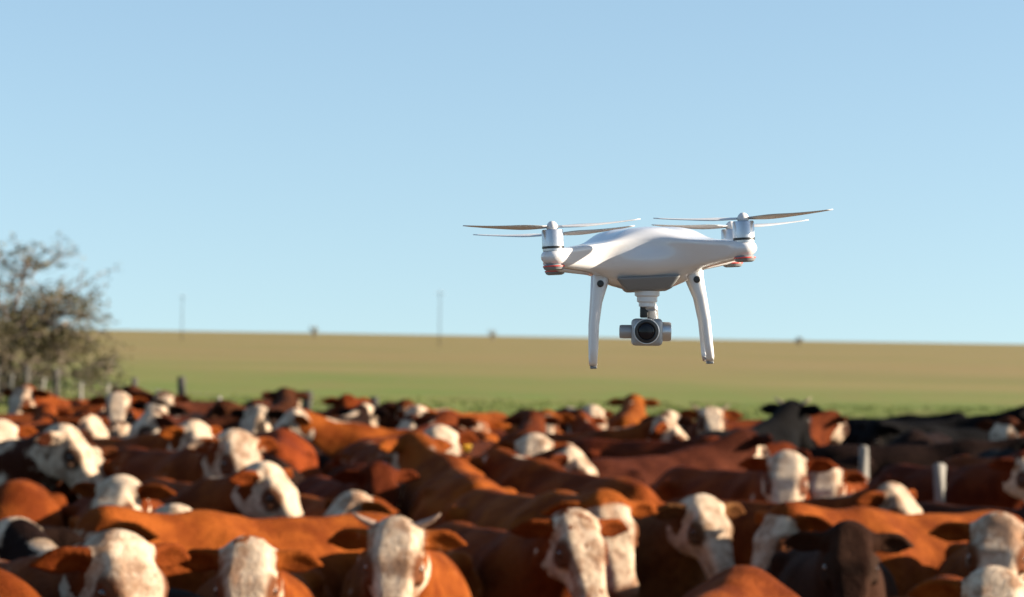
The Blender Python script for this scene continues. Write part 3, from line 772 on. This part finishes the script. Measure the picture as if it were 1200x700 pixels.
    (-0.48, 25.62, -32, 0.923, 0, 0, (0.0636, 0.0134, 0.0031), 0.3, 0.3, '', 'plain dark red cow facing the camera, behind the cow with a yellow ear tag'),
    (0.93, 25.73, -167, 0.922, 0, 0, (0.1293, 0.0252, 0.0041), 0.3, 0, '', 'plain red cow seen from behind, left of the white-browed cow below the drone'),
    (-4.19, 23.62, 46, 0.95, 2, 0, (0.0425, 0.0099, 0.0032), 0.45, 0.5, '', 'plain brown cow in front of the roan-faced cow at the rear left'),
    (-4.67, 25.27, 177, 0.933, 5, 0, (0.1262, 0.0266, 0.004), 0.1, 0.5, '', 'plain red cow seen from behind, in front of the cow in the far left corner'),
    (-3.35, 24.94, 103, 0.947, 0, 0, (0.0379, 0.0098, 0.0032), 0, 0, '', 'plain brown cow standing side-on, head right, behind the dark cow with pale face at left'),
    (-2.82, 14.7, 9, 0.955, 7, 1, (0.1235, 0.0269, 0.0041), 0.6, 0.3, '', 'pale-marked red cow facing the camera, behind the dark cow at the lower left edge'),
    (-1.72, 17.5, 18, 0.97, 7, 1, (0.0114, 0.0045, 0.0024), 0.1, 0, '', 'plain dark brown cow facing the camera, behind the white-nosed cow at mid left'),
    (-5.91, 27.39, 16, 1.036, 1, 0, (0.0102, 0.0044, 0.0024), 0.3, 0, '', 'plain dark brown cow facing the camera, behind the small horned cow at the rear'),
    (-0.35, 20.72, -16, 0.977, 3, 0, (0.0434, 0.0108, 0.0036), 0, 0, '', 'plain brown cow facing the camera, left of the white-faced cow left of the drone legs'),
    (-1.06, 16.14, 18, 0.934, 0, 1, (0.0709, 0.0135, 0.0031), 0, 0, '', 'plain dark red cow in front of the cow with a yellow ear tag'),
    (-2.09, 8.7, 55, 1.002, 7, 1, (0.1215, 0.0262, 0.0035), 0, 0, '', 'plain red cow angled to the right, left of the big white-faced cow at front left'),
    (-2.13, 28.95, 22, 0.966, 1, 0, (0.1236, 0.0237, 0.0038), 0, 0.5, '', 'plain red cow facing the camera, behind the orange cow facing left at the rear'),
    (-3.49, 28.99, -30, 1.002, 3, 0, (0.0426, 0.0105, 0.0033), 0.3, 0.5, '', 'plain brown cow facing the camera, right of the roan-faced cow at the rear left'),
    (-3.35, 26.54, -3, 0.981, 5, 1, (0.0098, 0.0045, 0.0027), 0.3, 0, '', 'plain dark brown cow facing the camera, right of the roan-faced cow at the rear left'),
]
for row in COWS: place_cow(row)

# ---------------------------------------------------------------- the drone
def make_drone():
    D = 3.435
    root = empty('drone', tuple(at(757, 300, D))); tag(root, 'white quadcopter drone with camera gimbal hovering above the herd', 'drone')
    # shell: a low body with four arms, one skin
    f = Field((-.17, -.17, -.06), (.17, .17, .06), .0022)
    f.ell((0, 0, -.008), (.080, .088, .036), k=.02)
    f.ell((0, 0, .007), (.062, .062, .0190), k=.03)
    for sx in (1, -1):
        for sy in (1, -1):
            f.keel((0, 0, 0), (sx, sy), .015, .178, (.050, .0135), (.016, .007), (.0255, .0095), (-.032, -.012), r=.007, k=.026)
            f.ell((sx * .1235, sy * .1235, .0005), (.0165, .0165, .0115), k=.008)
    V, Q = f.skin()
    sh = link_mesh('shell', pymesh('shell', V, np.ascontiguousarray(Q)), MAT['shell'], root)
    # belly panel under the nose
    bm = bmesh.new()
    prof = [(-.043, -.0775, -.029), (.043, -.0775, -.029), (.029, -.066, -.0475), (-.029, -.066, -.0475)]
    back = [(-.043, .07, -.029), (.043, .07, -.029), (.029, .06, -.0475), (-.029, .06, -.0475)]
    vs_ = [bm.verts.new(c) for c in prof + back]
    for q in ((0, 1, 2, 3), (7, 6, 5, 4), (0, 4, 5, 1), (1, 5, 6, 2), (2, 6, 7, 3), (3, 7, 4, 0)): bm.faces.new([vs_[i] for i in q])
    bmesh.ops.recalc_face_normals(bm, faces=bm.faces); bmesh.ops.bevel(bm, geom=bm.edges[:], offset=.004, segments=3, profile=.5, affect='EDGES')
    me = bpy.data.meshes.new('belly_panel'); bm.to_mesh(me); bm.free(); me.polygons.foreach_set('use_smooth', [True] * len(me.polygons))
    link_mesh('belly_panel', me, MAT['belly'], root)
    # landing legs: front strut, skid and rear strut are one frame on each side
    for s in (-1, 1):
        leg = MB()
        pts = [(s * .060, -.048, -.018), (s * .0635, -.053, -.036), (s * .0690, -.055, -.060), (s * .0735, -.056, -.090), (s * .0755, -.056, -.120), (s * .077, -.053, -.136), (s * .0772, -.043, -.1415),
               (s * .0772, .055, -.1415), (s * .077, .067, -.136), (s * .0765, .068, -.120), (s * .0750, .068, -.090), (s * .0705, .064, -.058), (s * .061, .055, -.018)]
        rad = [(.0130, .014), (.0098, .012), (.0070, .0105), (.0060, .0095), (.0056, .009), (.0052, .007), (.0052, .0045), (.0052, .0045), (.0054, .007), (.0056, .009), (.0058, .0095), (.0070, .0105), (.0130, .014)]
        leg.sweep(pts, rad, n=18, up=(0, 1, 0), power=2.8)
        lo = leg.build('leg', MAT['matte'], root)
        M = Matrix.Translation((s * .0635, -.0655, -.036)) @ Matrix.Rotation(math.pi / 2, 4, 'X')
        MB().lathe([(.0046, -.004), (.0046, .0005), (.0043, .0012), (.0030, .0014)], 24, M).build('vision_sensor', MAT['black'], lo)
        MB().rbox((s * .0772, -.036, -.1463), (.0045, .012, .0016), .001).build('foot_pad', MAT['belly'], lo)
    # motors and propellers
    spins = {(-1, -1): 8, (1, -1): -6, (-1, 1): -14, (1, 1): 17}
    for (sx, sy), ang in spins.items():
        x, y = sx * .1235, sy * .1235
        T = Matrix.Translation((x, y, -.0045))
        mo = MB().lathe([(.0135, .0125), (.0135, .0155), (.0128, .016), (.0128, .0165), (.0140, .0168), (.0140, .0385), (.0130, .0400), (.008, .0402)], 36, T).build('motor', MAT['silver'], root, sharp=.6)
        MB().lathe([(.0143, .0155), (.0143, .0185)], 36, T).build('motor_band', MAT['black'], mo, sharp=.6)
        al = MB().lathe([(.0095, -.0128), (.0125, -.0115), (.0140, -.0085), (.012, -.0050)], 28, T).build('arm_light', MAT['belly'], root, sharp=.6)
        MB().lathe([(.0138, -.0084), (.0144, -.0080), (.0144, -.0070), (.0138, -.0066)], 28, T).build('red_band', MAT['red'], al, sharp=.8)
        pr = MB().lathe([(.0065, .0400), (.0075, .0415), (.0075, .0450), (.0060, .0480), (.0035, .0505), (.001, .0512)], 24, T).build('propeller', MAT['blade'], root, sharp=.7)
        for half in (0, 180):
            a = math.radians(ang + half); d = Vector((math.cos(a), math.sin(a), 0)); n_ = Vector((-d.y, d.x, 0))
            if sx * sy < 0: n_ = -n_
            V = []; F = []; m = 14
            for i in range(m + 1):
                t = i / m; r = .006 + .110 * t
                ch = (.0050 + .0085 * math.sin(min(1, t * 2.6) * math.pi / 2)) * (1 - .62 * max(0, t - .3) / .7)
                if t > .93: ch *= 1 - (t - .93) / .07 * .75
                tw = math.radians(15 - 10 * t); z0 = .0390 + .006 * t * t
                th = .0013 * (1 - .6 * t) + .0003
                for (cx, cz) in ((-.9, 0), (-.35, .9), (.4, .8), (1.1, 0), (.4, -.5), (-.35, -.6)):
                    q = n_ * (cx * ch * math.cos(tw) - cz * th * math.sin(tw)); zz = z0 + cx * ch * math.sin(tw) + cz * th * math.cos(tw)
                    V.append(Vector((x, y, zz)) + d * r + q)
            for i in range(m):
                for j in range(6): F.append([i * 6 + j, i * 6 + (j + 1) % 6, (i + 1) * 6 + (j + 1) % 6, (i + 1) * 6 + j])
            F += [[0, 1, 2, 3, 4, 5][::-1], [m * 6 + j for j in range(6)]]
            mb = MB(); mb.add(V, F); mb.build('blade', MAT['blade'], pr)
    # gimbal, hanging level although the airframe banks
    g = empty('gimbal', (-.002, -.045, -.050)); g.parent = root
    g.rotation_euler = (0, math.radians(3.0), 0)
    MB().lathe([(.0165, .002), (.0165, -.004), (.0135, -.006), (.0135, -.012), (.0110, -.0135), (.0110, -.0185), (.006, -.0195)], 32).build('yaw_motor', MAT['matte'], g, sharp=.6)
    mb = MB(); mb.sweep([(.004, .004, -.016), (.0075, .012, -.022), (.0085, .020, -.034), (.0085, .022, -.050)], [(.0062, .0075)] * 4, n=14, up=(1, 0, 0), power=3.5)
    mb.build('gimbal_arm', MAT['silver'], g)
    MB().rbox((-.0035, .010, -.0255), (.0055, .006, .008), .002).build('cable_cover', MAT['black'], g)
    X90 = Matrix.Rotation(math.pi / 2, 4, 'Y')
    cm = MB(); cm.rbox((0, 0, -.0525), (.0205, .017, .0180), .0055); cam_o = cm.build('camera_body', MAT['grey'], g)
    Mx = Matrix.Translation((-.001, -.0165, -.0515)) @ Matrix.Rotation(math.pi / 2, 4, 'X')
    MB().lathe([(.0172, -.002), (.0172, .0035), (.0165, .0048), (.0158, .0048), (.0156, .0030)], 40, Mx).build('lens_ring', MAT['silver'], cam_o, sharp=.6)
    MB().lathe([(.0155, .0005), (.0155, .0047), (.0125, .0052), (.0112, .0040)], 40, Mx).build('lens_barrel', MAT['black'], cam_o, sharp=.6)
    MB().lathe([(.0113, .0032), (.0110, .0043), (.007, .0052), (.001, .0056)], 32, Mx).build('lens', MAT['lens'], cam_o)
    MB().lathe([(.0090, -.0200), (.0090, -.0330), (.0084, -.0360), (.004, -.0365)], 28, Matrix.Translation((0, .001, -.0520)) @ X90).build('roll_motor', MAT['grey'], g, sharp=.6)
    MB().lathe([(.0128, .0195), (.0128, .0290), (.0118, .0320), (.005, .0325)], 28, Matrix.Translation((0, .003, -.0515)) @ X90).build('pitch_motor', MAT['silver'], g, sharp=.6)
    mb = MB(); mb.sweep([(.0085, .022, -.046), (.014, .022, -.051), (.0245, .016, -.0525)], [(.006, .007)] * 3, n=12, power=3); mb.build('pitch_arm', MAT['silver'], g)
    root.rotation_euler = (math.radians(0), math.radians(-3.4), math.radians(-1.3))
    return root
make_drone()
